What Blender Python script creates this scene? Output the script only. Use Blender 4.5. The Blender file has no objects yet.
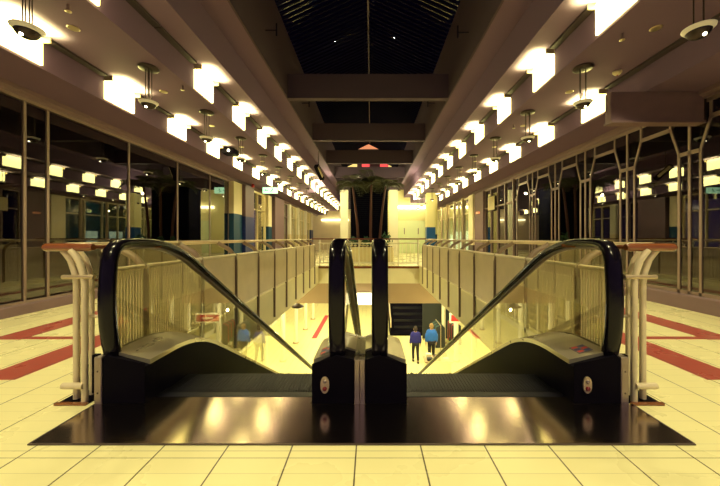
import bpy, math, random
from mathutils import Vector, Matrix
random.seed(7)
SC = bpy.context.scene
COL = SC.collection
PI = math.pi
XC = -0.07                     # centre line of the mall in X
ORD = ['nearest', 'second', 'third', 'fourth', 'fifth', 'sixth', 'seventh', 'eighth', 'ninth', 'tenth', 'eleventh', 'twelfth',
       'thirteenth', 'fourteenth', 'fifteenth', 'sixteenth', 'seventeenth', 'eighteenth', 'nineteenth', 'twentieth']

# ------------------------------------------------------------------ materials
def mat(name, col, rough=0.5, metal=0.0, spec=0.5, emit=None, estr=0.0, noise=None, coat=0.0, trans=0.0):
    m = bpy.data.materials.new(name); m.use_nodes = True
    nt = m.node_tree; b = nt.nodes['Principled BSDF']
    b.inputs['Base Color'].default_value = (*col, 1)
    b.inputs['Roughness'].default_value = rough
    b.inputs['Metallic'].default_value = metal
    b.inputs['Specular IOR Level'].default_value = spec
    b.inputs['Coat Weight'].default_value = coat
    if emit:
        b.inputs['Emission Color'].default_value = (*emit, 1); b.inputs['Emission Strength'].default_value = estr
    if noise:                                    # (scale xyz, amount): gentle colour and gloss variation
        sc, amt = noise
        tc = nt.nodes.new('ShaderNodeTexCoord'); mp = nt.nodes.new('ShaderNodeMapping')
        mp.inputs['Scale'].default_value = sc
        nz = nt.nodes.new('ShaderNodeTexNoise'); nz.inputs['Scale'].default_value = 1.0; nz.inputs['Detail'].default_value = 4
        nt.links.new(tc.outputs['Object'], mp.inputs['Vector']); nt.links.new(mp.outputs['Vector'], nz.inputs['Vector'])
        rmp = nt.nodes.new('ShaderNodeMapRange'); rmp.inputs['To Min'].default_value = 1 - amt; rmp.inputs['To Max'].default_value = 1 + amt
        nt.links.new(nz.outputs['Fac'], rmp.inputs['Value'])
        hsv = nt.nodes.new('ShaderNodeHueSaturation'); hsv.inputs['Color'].default_value = (*col, 1)
        nt.links.new(rmp.outputs['Result'], hsv.inputs['Value']); nt.links.new(hsv.outputs['Color'], b.inputs['Base Color'])
        r2 = nt.nodes.new('ShaderNodeMapRange'); r2.inputs['To Min'].default_value = max(0.02, rough * (1 - amt)); r2.inputs['To Max'].default_value = min(1, rough * (1 + amt))
        nt.links.new(nz.outputs['Fac'], r2.inputs['Value']); nt.links.new(r2.outputs['Result'], b.inputs['Roughness'])
    return m

def glass(name, tint, ior=1.6, rough=0.0, extra=0.0):
    m = bpy.data.materials.new(name); m.use_nodes = True
    nt = m.node_tree; nt.nodes.clear()
    out = nt.nodes.new('ShaderNodeOutputMaterial'); mix = nt.nodes.new('ShaderNodeMixShader')
    tr = nt.nodes.new('ShaderNodeBsdfTransparent'); tr.inputs['Color'].default_value = (*tint, 1)
    gl = nt.nodes.new('ShaderNodeBsdfGlossy'); gl.inputs['Roughness'].default_value = rough; gl.inputs['Color'].default_value = (1, 1, 1, 1)
    lw = nt.nodes.new('ShaderNodeLayerWeight'); lw.inputs['Blend'].default_value = .5      # facing: 0 head-on, 1 grazing, same on both sides
    pw = nt.nodes.new('ShaderNodeMath'); pw.operation = 'POWER'; pw.inputs[1].default_value = 3.0
    f0 = ((ior-1)/(ior+1))**2 + extra
    add = nt.nodes.new('ShaderNodeMath'); add.operation = 'MULTIPLY_ADD'; add.inputs[1].default_value = 1-f0; add.inputs[2].default_value = f0; add.use_clamp = True
    nt.links.new(lw.outputs['Facing'], pw.inputs[0]); nt.links.new(pw.outputs[0], add.inputs[0]); nt.links.new(add.outputs[0], mix.inputs['Fac'])
    nt.links.new(tr.outputs[0], mix.inputs[1]); nt.links.new(gl.outputs[0], mix.inputs[2]); nt.links.new(mix.outputs[0], out.inputs['Surface'])
    return m

class N:                                          # small node-expression helper for the tiled floor
    def __init__(s, nt): s.nt = nt
    def m(s, op, a, b=None, c=None):
        n = s.nt.nodes.new('ShaderNodeMath'); n.operation = op
        for i, x in enumerate((a, b, c)):
            if x is None: continue
            if isinstance(x, (int, float)): n.inputs[i].default_value = x
            else: s.nt.links.new(x, n.inputs[i])
        return n.outputs[0]
    def inside(s, x, a, b): return s.m('MULTIPLY', s.m('GREATER_THAN', x, a), s.m('LESS_THAN', x, b))
    def mixc(s, f, a, b):
        n = s.nt.nodes.new('ShaderNodeMix'); n.data_type = 'RGBA'
        s.nt.links.new(f, n.inputs[0])
        for i, x in ((6, a), (7, b)):
            if isinstance(x, tuple): n.inputs[i].default_value = (*x, 1)
            else: s.nt.links.new(x, n.inputs[i])
        return n.outputs[2]

def floor_material(name, base, inlay=True, rough=0.22):
    m = bpy.data.materials.new(name); m.use_nodes = True
    nt = m.node_tree; b = nt.nodes['Principled BSDF']; e = N(nt)
    g = nt.nodes.new('ShaderNodeNewGeometry'); sp = nt.nodes.new('ShaderNodeSeparateXYZ')
    nt.links.new(g.outputs['Position'], sp.inputs[0]); X, Y = sp.outputs[0], sp.outputs[1]
    u = e.m('DIVIDE', e.m('SUBTRACT', X, XC), 0.308); v = e.m('DIVIDE', e.m('SUBTRACT', Y, 1.3375), 0.0961)
    du = e.m('MULTIPLY', e.m('ABSOLUTE', e.m('SUBTRACT', u, e.m('ROUND', u))), 0.308)
    dv = e.m('MULTIPLY', e.m('ABSOLUTE', e.m('SUBTRACT', v, e.m('ROUND', v))), 0.0961)
    seam = e.m('LESS_THAN', du, 0.0034); row = e.m('MULTIPLY', e.m('LESS_THAN', dv, 0.0011), 0.35)
    strong = e.m('ADD', e.inside(Y, 1.4300, 1.4330), e.inside(Y, 1.4780, 1.4808))
    line = e.m('MINIMUM', e.m('ADD', e.m('ADD', e.m('MULTIPLY', seam, .9), row), e.m('MULTIPLY', strong, .7)), 1.0)
    # tile to tile variation
    wn = nt.nodes.new('ShaderNodeTexWhiteNoise'); wn.noise_dimensions = '2D'
    cb = nt.nodes.new('ShaderNodeCombineXYZ'); nt.links.new(e.m('FLOOR', u), cb.inputs[0]); nt.links.new(e.m('FLOOR', e.m('DIVIDE', v, 3.0)), cb.inputs[1])
    nt.links.new(cb.outputs[0], wn.inputs['Vector'])
    nz = nt.nodes.new('ShaderNodeTexNoise'); nz.inputs['Scale'].default_value = 1.7; nz.inputs['Detail'].default_value = 5
    nt.links.new(g.outputs['Position'], nz.inputs['Vector'])
    var = e.m('ADD', e.m('MULTIPLY', wn.outputs['Value'], 0.10), e.m('MULTIPLY', nz.outputs['Fac'], 0.16))
    c = e.mixc(var, base, tuple(x * 0.55 for x in base))
    if inlay:
        w = e.m('ABSOLUTE', e.m('SUBTRACT', X, XC))
        r = e.m('MULTIPLY', e.inside(w, 2.44, 2.74), e.inside(Y, 2.22, 10.0))
        r = e.m('MAXIMUM', r, e.m('MULTIPLY', e.inside(w, 3.38, 3.70), e.inside(Y, 3.10, 10.0)))
        r = e.m('MAXIMUM', r, e.m('MULTIPLY', e.inside(w, 2.74, 3.75), e.inside(Y, 3.11, 3.20)))
        c = e.mixc(r, c, (.36, .062, .05))
    c = e.mixc(line, c, (.05, .03, .03))
    nt.links.new(c, b.inputs['Base Color'])
    nt.links.new(e.m('ADD', e.m('MULTIPLY', nz.outputs['Fac'], 0.12), rough), b.inputs['Roughness'])
    return m

def plate_material():
    m = mat('brushed_plate', (.52, .43, .43), .2, 1.0)
    nt = m.node_tree; b = nt.nodes['Principled BSDF']
    tc = nt.nodes.new('ShaderNodeTexCoord'); mp = nt.nodes.new('ShaderNodeMapping'); mp.inputs['Scale'].default_value = (1.2, 90, 1)
    nz = nt.nodes.new('ShaderNodeTexNoise'); nz.inputs['Scale'].default_value = 2; nz.inputs['Detail'].default_value = 3
    nt.links.new(tc.outputs['Object'], mp.inputs[0]); nt.links.new(mp.outputs[0], nz.inputs['Vector'])
    r = nt.nodes.new('ShaderNodeMapRange'); r.inputs['To Min'].default_value = .10; r.inputs['To Max'].default_value = .22
    nt.links.new(nz.outputs['Fac'], r.inputs['Value']); nt.links.new(r.outputs[0], b.inputs['Roughness'])
    bp = nt.nodes.new('ShaderNodeBump'); bp.inputs['Strength'].default_value = .06; bp.inputs['Distance'].default_value = .001
    nt.links.new(nz.outputs['Fac'], bp.inputs['Height']); nt.links.new(bp.outputs[0], b.inputs['Normal'])
    return m

WARM = (1.0, .80, .36)
M = dict(
    floor=floor_material('floor_tile', (.84, .775, .42)),
    lower_floor=floor_material('lower_floor_tile', (.90, .82, .42), False, .3),
    plate=plate_material(),
    black=mat('black_enamel', (.004, .003, .007), .45, 0, .02, noise=((6, 6, 6), .2)),
    rubber=mat('black_rubber', (.004, .003, .007), .17, 0, .22),
    skirt=mat('skirt_dark', (.006, .005, .010), .42, 0, .015, noise=((3, 3, 3), .25)),
    deck=mat('deck_metal', (.46, .41, .32), .28, .65, noise=((5, 2, 2), .15)),
    guide=mat('guide_metal', (.16, .13, .115), .4, .7, noise=((4, 4, 20), .2)),
    alu=mat('cover_aluminium', (.33, .27, .25), .42, 1.0, noise=((4, 4, 20), .2)),
    tread=mat('tread_metal', (.018, .018, .03), .42, .6, noise=((60, 8, 8), .2)),
    glass=glass('balustrade_glass', (.88, .87, .70), 1.8),
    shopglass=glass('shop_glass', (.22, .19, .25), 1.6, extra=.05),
    farglass=glass('clear_shop_glass', (.85, .85, .75), 1.5),
    bronze=mat('bronze_frame', (.27, .195, .175), .42, .4, noise=((4, 4, 4), .15)),
    darkframe=mat('dark_frame', (.10, .07, .065), .4, .5, noise=((4, 4, 4), .2)),
    cream=mat('cream_tube', (.64, .54, .37), .35, 0, .5, noise=((5, 5, 5), .08)),
    postmetal=mat('post_metal', (.30, .22, .15), .4, .2, noise=((5, 5, 5), .12)),
    rod=mat('cream_rods', (.74, .64, .47), .45, .2, noise=((5, 5, 5), .12)),
    wood=mat('varnished_wood', (.20, .062, .022), .22, 0, .5, noise=((3, 40, 40), .35), coat=.6),
    railmetal=mat('satin_rail', (.55, .44, .30), .33, .7, noise=((3, 3, 3), .1)),
    ceil=mat('ceiling_paint', (.165, .105, .175), .8, 0, .2, noise=((.8, .8, .8), .08)),
    ceil2=mat('soffit_paint', (.36, .25, .215), .8, 0, .2, noise=((.8, .8, .8), .08)),
    dark=mat('atrium_dark_shade', (.085, .058, .085), .75, 0, .2, noise=((1, 1, 1), .12)),  # darkened ceiling paint: shade of the unlit atrium upstand put into the colour
    navy=mat('skylight_metal', (.014, .012, .034), .6, 0, .08, noise=((2, 2, 2), .3)),
    night=glass('skylight_glass', (.07, .07, .11), 1.5),
    fascia=mat('cream_fascia', (.86, .78, .50), .55, 0, .3, noise=((2, 2, 2), .08)),
    downstand=mat('brown_downstand', (.50, .36, .22), .6, 0, .3, noise=((2, 2, 2), .1)),
    lamp=mat('lit_diffuser', (.9, .85, .7), .5, emit=(1.0, .91, .28), estr=9),
    bulb=mat('lit_bulb', (.9, .85, .7), .5, emit=(1.0, .86, .5), estr=22),
    sidelamp=mat('lit_cove', (.9, .85, .7), .5, emit=(1.0, .88, .48), estr=7),
    frost=mat('frosted_glass', (.45, .38, .25), .35, emit=(1.0, .82, .4), estr=.2),
    metalblk=mat('pendant_metal', (.05, .035, .035), .35, .7, noise=((5, 5, 5), .1)),
    slot=mat('slot_grille', (.045, .03, .035), .6, noise=((5, 5, 5), .1)),
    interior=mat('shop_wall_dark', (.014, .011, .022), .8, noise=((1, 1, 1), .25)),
    yellowwall=mat('yellow_wall', (.80, .74, .36), .6, noise=((.7, .7, .7), .08)),
    greendoor=mat('pale_green_door', (.72, .80, .48), .5, noise=((1, 1, 1), .06)),
    bluepaint=mat('blue_paint', (.008, .085, .28), .4, noise=((2, 2, 2), .1)),
    navypaint=mat('navy_paint', (.01, .02, .12), .4, noise=((2, 2, 2), .1)),
    tealpaint=mat('teal_paint', (.004, .045, .10), .4, noise=((2, 2, 2), .1)),
    creampaint=mat('cream_paint', (.80, .70, .44), .6, noise=((2, 2, 2), .08)),
    brownpaint=mat('brown_paint', (.18, .112, .125), .55, noise=((2, 2, 2), .12)),
    white=mat('white_paint', (.88, .84, .66), .5, noise=((2, 2, 2), .05)),
    board=mat('brown_board', (.18, .108, .125), .6, noise=((5, 5, 9), .22)),
    red=mat('red_panel', (.55, .03, .04), .5, noise=((2, 2, 2), .1)),
    darkred=mat('dark_red_button', (.16, .006, .012), .35, noise=((9, 9, 9), .1)),
    redlit=mat('red_lit', (.6, .05, .06), .5, emit=(1, .10, .10), estr=.9),
    orangelit=mat('orange_lit', (.6, .3, .1), .5, emit=(1, .36, .16), estr=.75),
    yellowlit=mat('yellow_lit', (.8, .7, .2), .5, emit=(1, .75, .25), estr=.9),
    whitelit=mat('white_lit', (.9, .9, .8), .5, emit=(1, .95, .66), estr=3.2),
    cyanlit=mat('cyan_lit', (.7, .9, .9), .5, emit=(.75, 1, .85), estr=1.2),
    exitgreen=mat('exit_green', (.5, .9, .6), .5, emit=(.55, 1, .60), estr=1.3),
    exitdark=mat('exit_pictogram', (.02, .25, .12), .5, emit=(.02, .35, .16), estr=.3),
    trunk=mat('palm_trunk', (.07, .02, .02), .8, noise=((4, 4, 25), .4)),
    frond=mat('palm_frond', (.055, .06, .03), .5, noise=((9, 9, 9), .35)),
    leafgreen=mat('shrub_leaf', (.03, .10, .05), .5, noise=((9, 9, 9), .35)),
    soil=mat('soil', (.05, .03, .02), .9, noise=((20, 20, 20), .4)),
    tower=mat('slatted_panel', (.004, .004, .014), .6, 0, .04, noise=((2, 2, 2), .3)),
    skin=mat('skin', (.55, .32, .22), .6, noise=((9, 9, 9), .1)),
    hair=mat('hair', (.30, .19, .08), .7, noise=((30, 30, 9), .3)),
    darkhair=mat('dark_hair', (.03, .018, .015), .7, noise=((30, 30, 9), .3)),
    navycoat=mat('navy_jacket', (.015, .014, .22), .8, noise=((9, 9, 9), .2)),
    bluecoat=mat('blue_jacket', (.02, .13, .60), .8, noise=((9, 9, 9), .2)),
    trousers=mat('dark_trousers', (.01, .008, .014), .8, noise=((9, 9, 9), .2)),
    shoe=mat('dark_shoe', (.02, .015, .015), .5, noise=((9, 9, 9), .2)),
    stickblue=mat('sticker_blue', (.03, .05, .18), .4, noise=((9, 9, 9), .1)),
    stickred=mat('sticker_red', (.6, .05, .05), .4, noise=((9, 9, 9), .1)),
    stickwhite=mat('sticker_grey', (.16, .14, .17), .4, noise=((9, 9, 9), .1)),
    clothdark=mat('dark_cloth', (.03, .035, .04), .85, noise=((9, 9, 9), .3)),
    clothgreen=mat('green_cloth', (.05, .13, .11), .85, noise=((9, 9, 9), .3)),
)

# ------------------------------------------------------------------ mesh builder
ORIG = {}
class B:
    def __init__(s): s.v = []; s.f = []; s.sm = []; s.mi = []; s.cur = 0
    def add(s, vs, fs, smooth=False):
        o = len(s.v); s.v += [tuple(p) for p in vs]
        for f in fs: s.f.append([i + o for i in f]); s.sm.append(smooth); s.mi.append(s.cur)
        return s
    def box(s, x0, x1, y0, y1, z0, z1):
        x0, x1 = sorted((x0, x1)); y0, y1 = sorted((y0, y1)); z0, z1 = sorted((z0, z1))
        return s.add([(x0,y0,z0),(x1,y0,z0),(x1,y1,z0),(x0,y1,z0),(x0,y0,z1),(x1,y0,z1),(x1,y1,z1),(x0,y1,z1)],
                     [(0,3,2,1),(4,5,6,7),(0,1,5,4),(1,2,6,5),(2,3,7,6),(3,0,4,7)])
    def rbox(s, x0, x1, y0, y1, z0, z1, r=.01):       # box with chamfered vertical and top edges
        pts = [(x0+r,y0),(x1-r,y0),(x1,y0+r),(x1,y1-r),(x1-r,y1),(x0+r,y1),(x0,y1-r),(x0,y0+r)]
        cx, cy = (x0+x1)/2, (y0+y1)/2
        ins = [(p[0]+(r if p[0]<cx else -r)*.8, p[1]+(r if p[1]<cy else -r)*.8) for p in pts]
        return s.loft([[(a,b,z0) for a,b in pts], [(a,b,z1-r) for a,b in pts], [(a,b,z1) for a,b in ins]])
    def loft(s, secs, smooth=False, caps=True, closed=True):
        n = len(secs[0]); vs = [p for q in secs for p in q]; fs = []
        for i in range(len(secs)-1):
            for j in range(n if closed else n-1):
                k = (j+1) % n
                fs.append((i*n+j, i*n+k, (i+1)*n+k, (i+1)*n+j))
        s.add(vs, fs, smooth)
        if caps:
            s.add(secs[0], [tuple(reversed(range(n)))]); s.add(secs[-1], [tuple(range(n))])
        return s
    def tube(s, path, r, n=10, caps=True):
        path = [Vector(p) for p in path]; rs = r if isinstance(r, (list, tuple)) else [r]*len(path)
        secs = []; up = None
        for i, p in enumerate(path):
            d = (path[min(i+1, len(path)-1)] - path[max(i-1, 0)]).normalized()
            if up is None: up = Vector((0,0,1)) if abs(d.z) < .9 else Vector((1,0,0))
            a = d.cross(up).normalized(); b = a.cross(d).normalized(); up = b
            secs.append([p + (a*math.cos(2*PI*k/n) + b*math.sin(2*PI*k/n))*rs[i] for k in range(n)])
        return s.loft(secs, True, caps)
    def lathe(s, prof, c=(0,0,0), n=20):              # prof: (r, z)
        secs = [[(c[0]+r*math.cos(2*PI*k/n), c[1]+r*math.sin(2*PI*k/n), c[2]+z) for k in range(n)] for r, z in prof]
        return s.loft(secs, True, True)
    def prism(s, poly, axis, a0, a1):                 # poly of 2D points; axis 'x': (y,z), 'y': (x,z), 'z': (x,y)
        def P(p, a): return (a, p[0], p[1]) if axis == 'x' else (p[0], a, p[1]) if axis == 'y' else (p[0], p[1], a)
        return s.loft([[P(p, a0) for p in poly], [P(p, a1) for p in poly]])
    def bar(s, p, q, w, h, up=(0,0,1)):               # rectangular bar from p to q
        p, q, up = Vector(p), Vector(q), Vector(up); d = (q-p).normalized(); a = d.cross(up).normalized(); b = a.cross(d)
        o = [(-w/2,-h/2),(w/2,-h/2),(w/2,h/2),(-w/2,h/2)]
        return s.loft([[p+a*i+b*j for i,j in o], [q+a*i+b*j for i,j in o]])
    def ball(s, c, rx, ry=None, rz=None, n=14, m=9):
        ry = ry or rx; rz = rz or rx
        secs = [[(c[0]+rx*math.sin(PI*(i+.02)/(m+.04))*math.cos(2*PI*k/n), c[1]+ry*math.sin(PI*(i+.02)/(m+.04))*math.sin(2*PI*k/n), c[2]-rz*math.cos(PI*(i+.02)/(m+.04))) for k in range(n)] for i in range(m+1)]
        return s.loft(secs, True, True)
    def build(s, name, m, parent=None, origin=None):
        if parent is not None: o = ORIG[parent.name]
        elif origin is not None: o = Vector(origin)
        else:
            xs = [p[0] for p in s.v]; ys = [p[1] for p in s.v]; zs = [p[2] for p in s.v]
            o = Vector(((min(xs)+max(xs))/2, (min(ys)+max(ys))/2, min(zs)))
        me = bpy.data.meshes.new(name)
        me.from_pydata([(p[0]-o.x, p[1]-o.y, p[2]-o.z) for p in s.v], [], s.f)
        ms = m if isinstance(m, (list, tuple)) else [m]
        for x in ms: me.materials.append(M[x])
        for p, sm, mi in zip(me.polygons, s.sm, s.mi): p.use_smooth = sm; p.material_index = mi
        me.update()
        ob = bpy.data.objects.new(name, me); COL.objects.link(ob)
        if parent is not None: ob.parent = parent
        else: ob.location = o
        ORIG[ob.name] = o
        return ob

def thing(name, loc, label, cat, group=None):
    o = bpy.data.objects.new(name, None); o.empty_display_size = .1; COL.objects.link(o); o.location = loc
    ORIG[o.name] = Vector(loc); return tag(o, label, cat, group)
def tag(o, label, cat, group=None):
    o['label'] = label; o['category'] = cat
    if group: o['group'] = group
    return o
def struct(o): o['kind'] = 'structure'; return o
def sroot(name, loc):
    o = bpy.data.objects.new(name, None); COL.objects.link(o); o.location = loc; ORIG[o.name] = Vector(loc); return struct(o)
def dup(root, loc, label=None, group=None):
    r = root.copy(); COL.objects.link(r); r.location = loc; ORIG[r.name] = Vector(loc)
    if label: r['label'] = label
    if group: r['group'] = group
    for ch in list(root.children):
        c = ch.copy(); COL.objects.link(c); c.parent = r
        for g in list(ch.children):
            d = g.copy(); COL.objects.link(d); d.parent = c
    return r
def lamp(kind, name, loc, energy, col, rot=(0,0,0), **kw):
    l = bpy.data.lights.new(name, kind); l.energy = energy; l.color = col
    for k, v in kw.items(): setattr(l, k, v)
    o = bpy.data.objects.new(name, l); COL.objects.link(o); o.location = loc; o.rotation_euler = rot
    return o

# ------------------------------------------------------------------ levels and widths (metres)
W_WALL, W_BULK, W_PEND, W_FACE, W_STEP, W_UP, W_VOID, W_RAIL = 4.53, 3.72, 2.93, 2.68, 2.25, 1.84, 1.68, 1.88
Z_HEAD, Z_BULK, Z_CEIL, Z_TOP, Z_SOF, Z_EAVE = 2.85, 2.95, 3.30, 3.69, 4.20, 5.70
LOW = -4.9
YV0, YV1 = 1.985, 10.35           # the void
YEND = {-1: 27.0, 1: 21.0}
def SX(s, w): return XC + s*w

# ------------------------------------------------------------------ floors, fascias
b = B()
b.box(-8, 8, -5, YV0, -.49, 0); b.box(-8, SX(-1, W_VOID), YV0, YV1, -.49, 0); b.box(SX(1, W_VOID), 8, YV0, YV1, -.49, 0); b.box(-8, 8, YV1, 30, -.49, 0)
struct(b.build('floor', 'floor'))
struct(B().box(-9, 9, 1, 40, LOW-.2, LOW).build('floor_lower_level', 'lower_floor'))
for i, s in enumerate((-1, 1)):
    x = SX(s, W_VOID)
    struct(B().prism([(x, -.49), (x-s*.025, -.49), (x-s*.025, .08), (x-s*.015, .10), (x+s*.05, .10), (x+s*.05, .0), (x, .0)], 'y', 2.35, YV1).build(f'trim_{i+1}', 'fascia'))
struct(B().prism([(YV1, -.49), (YV1-.025, -.49), (YV1-.025, .0), (YV1, .0)], 'x', SX(-1, W_VOID), SX(1, W_VOID)).build('trim_3', 'fascia'))
struct(B().box(SX(-1, W_VOID), SX(1, W_VOID), YV1-.03, YV1+.06, .001, .075).build('trim_4', 'wood'))
b = B(); b.box(-3.2, 3.1, YV1+.02, YV1+.5, -.80, -.491); b.box(-3.2, 3.1, YV1+.12, YV1+.5, -1.17, -.80)
struct(b.build('beam', 'downstand'))

# ------------------------------------------------------------------ ceilings, atrium beams, skylight
for s in (-1, 1):
    P = [(W_WALL+3.4, Z_BULK), (W_BULK, Z_BULK), (W_BULK, Z_CEIL), (W_FACE, Z_CEIL), (W_FACE, Z_TOP), (W_STEP, Z_TOP), (W_STEP, Z_SOF), (W_UP+.03, Z_SOF), (W_UP+.03, 5.0), (W_WALL+3.4, 5.0)]
    struct(B().prism([(SX(s, w), z) for w, z in P], 'y', -4, YEND[s]).build('ceiling_'+('left' if s < 0 else 'right'), 'ceil'))
    struct(B().prism([(SX(s, W_UP), Z_SOF+.005), (SX(s, W_UP+.03), Z_SOF+.005), (SX(s, W_UP+.03), 4.6), (SX(s, W_UP+.2), 4.6), (SX(s, W_UP+.2), Z_EAVE), (SX(s, W_UP), Z_EAVE)], 'y', -4, 22).build('wall_atrium_'+('left' if s < 0 else 'right'), 'dark'))
    # moulding above the shopfront heads
    struct(B().prism([(SX(s, W_WALL+.03), Z_HEAD), (SX(s, W_WALL-.04), Z_HEAD), (SX(s, W_WALL-.05), Z_HEAD+.03), (SX(s, W_WALL-.10), Z_HEAD+.05), (SX(s, W_WALL-.11), Z_BULK), (SX(s, W_WALL+.03), Z_BULK)], 'y', 1.0, YEND[s]).build('trim_'+('5' if s < 0 else '6'), 'brownpaint'))
for k, y in enumerate((7.2, 10.3, 13.45, 16.6)):
    bb = B(); bb.box(SX(-1, W_UP)+.001, SX(1, W_UP)-.001, y, y+.13, Z_SOF+.03, Z_SOF+.55); bb.box(SX(-1, W_UP)+.001, SX(1, W_UP)-.001, y-.012, y+.14, Z_SOF-.012, Z_SOF+.03)
    struct(bb.build('beam_atrium', 'dark'))
pitch = math.radians(25); RZ = Z_EAVE + W_UP*math.tan(pitch)
sky = thing('skylight', (XC, 10, Z_EAVE), 'dark pitched glass roof with louvre slats above the atrium beams', 'skylight')
for s in (-1, 1):
    bb = B(); y = 2.0
    while y < 21.8:
        bb.bar((SX(s, W_UP+.05), y, Z_EAVE+.0), (XC+s*.03, y, RZ-.02), .018, .075, (0, .6, .8)); y += .15
    bb.build('louvre_slats', 'navy', sky)
    bb = B(); z = .14
    bb.add([(SX(s, W_UP+.1), -4, Z_EAVE+z-.03), (SX(s, W_UP+.1), 22, Z_EAVE+z-.03), (XC, 22, RZ+z), (XC, -4, RZ+z)], [(0,1,2,3)])
    bb.add([(SX(s, W_UP+.1), -4, Z_EAVE+z-.01), (SX(s, W_UP+.1), 22, Z_EAVE+z-.01), (XC, 22, RZ+z+.02), (XC, -4, RZ+z+.02)], [(3,2,1,0)])
    bb.build('roof_pane', 'night', sky)
B().box(XC-.02, XC+.02, -4, 22, RZ-.10, RZ+.02).build('ridge_bar', 'darkframe', sky)
# end gable with lit coloured signs
g = [(SX(-1, W_UP+.2), 3.0), (SX(1, W_UP+.2), 3.0), (SX(1, W_UP+.2), Z_EAVE), (XC, RZ+.2), (SX(-1, W_UP+.2), Z_EAVE)]
struct(B().prism(g, 'y', 21.6, 21.9).build('wall_gable', 'dark'))
t = thing('lantern', (-.14, 17.6, 5.86), 'orange lit triangular lantern high between the atrium beams', 'lantern')
bb = B(); bb.add([(-.70, 17.35, 5.89), (.42, 17.35, 5.89), (.42, 17.85, 5.89), (-.70, 17.85, 5.89), (-.14, 17.6, 6.24)], [(3,2,1,0), (0,1,4), (1,2,4), (2,3,4), (3,0,4)]); bb.build('shade', 'orangelit', t)
bb = B(); bb.box(-.72, .44, 17.33, 17.87, 5.865, 5.888); bb.build('rim', 'darkframe', t)
B().tube([(-.14, 17.6, 6.24), (-.14, 17.6, RZ-.03)], .01, 6).build('hanger', 'metalblk', t)
for nm, x0, x1, m, lab in (('lit_sign', -1.72, -.95, 'yellowlit', 'yellow lit sign panel under the third beam over the palms'), ('lit_sign', -.62, -.10, 'redlit', 'red lit sign panel in the middle above the palms'), ('lit_sign', .62, 1.18, 'redlit', 'red lit sign panel with a yellow end above the palms')):
    bb = B(); bb.box(x0, x1, 21.40, 21.55, 5.62, 6.08); o = bb.build(nm, m); tag(o, lab, 'sign')
    if x0 > .5:
        B().box(x1, x1+.22, 21.40, 21.55, 5.62, 6.08).build('end_panel', 'yellowlit', o)

# ------------------------------------------------------------------ lamps along the ceiling steps
def wall_light(s, face, y0):
    if face == 'outer': w, z0, z1 = W_BULK, Z_BULK, Z_CEIL
    else: w, z0, z1 = W_FACE, Z_CEIL, Z_TOP
    x = SX(s, w); d = -s
    r = thing('wall_washer_light', (x, y0, z0), 'x', 'light')
    B().box(x+d*.003, x+d*.03, y0+.02, y0+.56, z0+.028, z1-.006).build('diffuser', 'lamp', r)
    e = B(); e.box(x+d*.003, x+d*.125, y0+.015, y0+.03, z1-.07, z1-.003)
    e.build('end_cap', 'railmetal', r)
    e = B(); e.box(x+d*.003, x+d*.125, y0+.55, y0+.565, z1-.07, z1-.003)
    e.build('end_cap', 'railmetal', r)
    e = B(); e.box(x+d*.003, x+d*.095, y0+.60, y0+1.37, z1-.03, z1-.003)
    e.build('slot_grille', 'slot', r)
    return r
def up_light(s, face, y0):
    w, z1 = (W_BULK, Z_CEIL) if face == 'outer' else (W_FACE, Z_TOP)
    # the fixture's own up light on the ceiling strip in front of it
    o = lamp('AREA', 'wall_washer_tube', (SX(s, w)-s*.17, y0+.29, z1-.11), WASH, (.93, 1, .32), (PI, 0, 0), shape='RECTANGLE', size=.24, size_y=.50)
    o.data.spread = math.radians(120)
WASH = 13
starts = {(-1, 'outer'): [3.05], (-1, 'inner'): [2.60, 4.87], (1, 'outer'): [4.86], (1, 'inner'): [3.06]}
for (s, face), ys in starts.items():
    while ys[-1] + 2.8 < YEND[s]: ys.append(ys[-1]+(1.37 if (s, face) == (-1, 'inner') else 1.4))
    side = 'left' if s < 0 else 'right'; r0 = None
    for k, y in enumerate(ys):
        lab = f'{ORD[k]} wall washer lamp along the {face} {side} ceiling step'
        up_light(s, face, y)
        if r0 is None: r0 = wall_light(s, face, y); r0['label'] = lab; r0['group'] = f'wall washer lamps of the {face} {side} ceiling step'
        else: dup(r0, (r0.location.x, y, r0.location.z), lab)
# the dark slot grilles that run on where a lamp is missing from the row
for s, w, y0, y1, z1, lab in ((-1, W_FACE, 3.99, 4.80, Z_TOP, 'dark slot grille before the second lamp of the inner left ceiling step'), (1, W_BULK, 3.0, 4.80, Z_CEIL, 'dark slot grille before the nearest lamp of the outer right ceiling step')):
    x = SX(s, w); d = -s
    tag(B().box(x+d*.003, x+d*.095, y0, y1, z1-.03, z1-.003).build('slot_grille', 'slot'), lab, 'grille')

def pendant(x, y):
    r = thing('pendant_lamp', (x, y, 2.74), 'x', 'lamp')
    B().lathe([(.02, Z_CEIL), (.125, Z_CEIL), (.125, Z_CEIL-.018), (.10, Z_CEIL-.03), (.02, Z_CEIL-.03)], (x, y, 0), 20).build('canopy', 'metalblk', r)
    for dx, dy in ((-.042, 0), (-.015, .03), (.015, -.03), (.042, 0)):
        B().tube([(x+dx, y+dy, 2.83), (x+dx, y+dy, Z_CEIL-.03)], .0048, 6).build('rod', 'metalblk', r)
    bl = B().lathe([(.012, 2.742), (.04, 2.747), (.068, 2.764), (.085, 2.79), (.090, 2.812), (.082, 2.812), (.02, 2.80)], (x, y, 0), 22).build('bowl', 'metalblk', r)
    B().lathe([(.091, 2.800), (.112, 2.822), (.115, 2.832), (.091, 2.812)], (x, y, 0), 22).build('glass_rim', 'frost', r)
    B().ball((x, y-.05, 2.752), .014).build('bulb', 'bulb', r)
    B().tube([(x-.02, y, 2.80), (x-.02, y, 2.845)], .035, 10).build('lamp_holder', 'metalblk', r)
    return r
p0 = None
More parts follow.
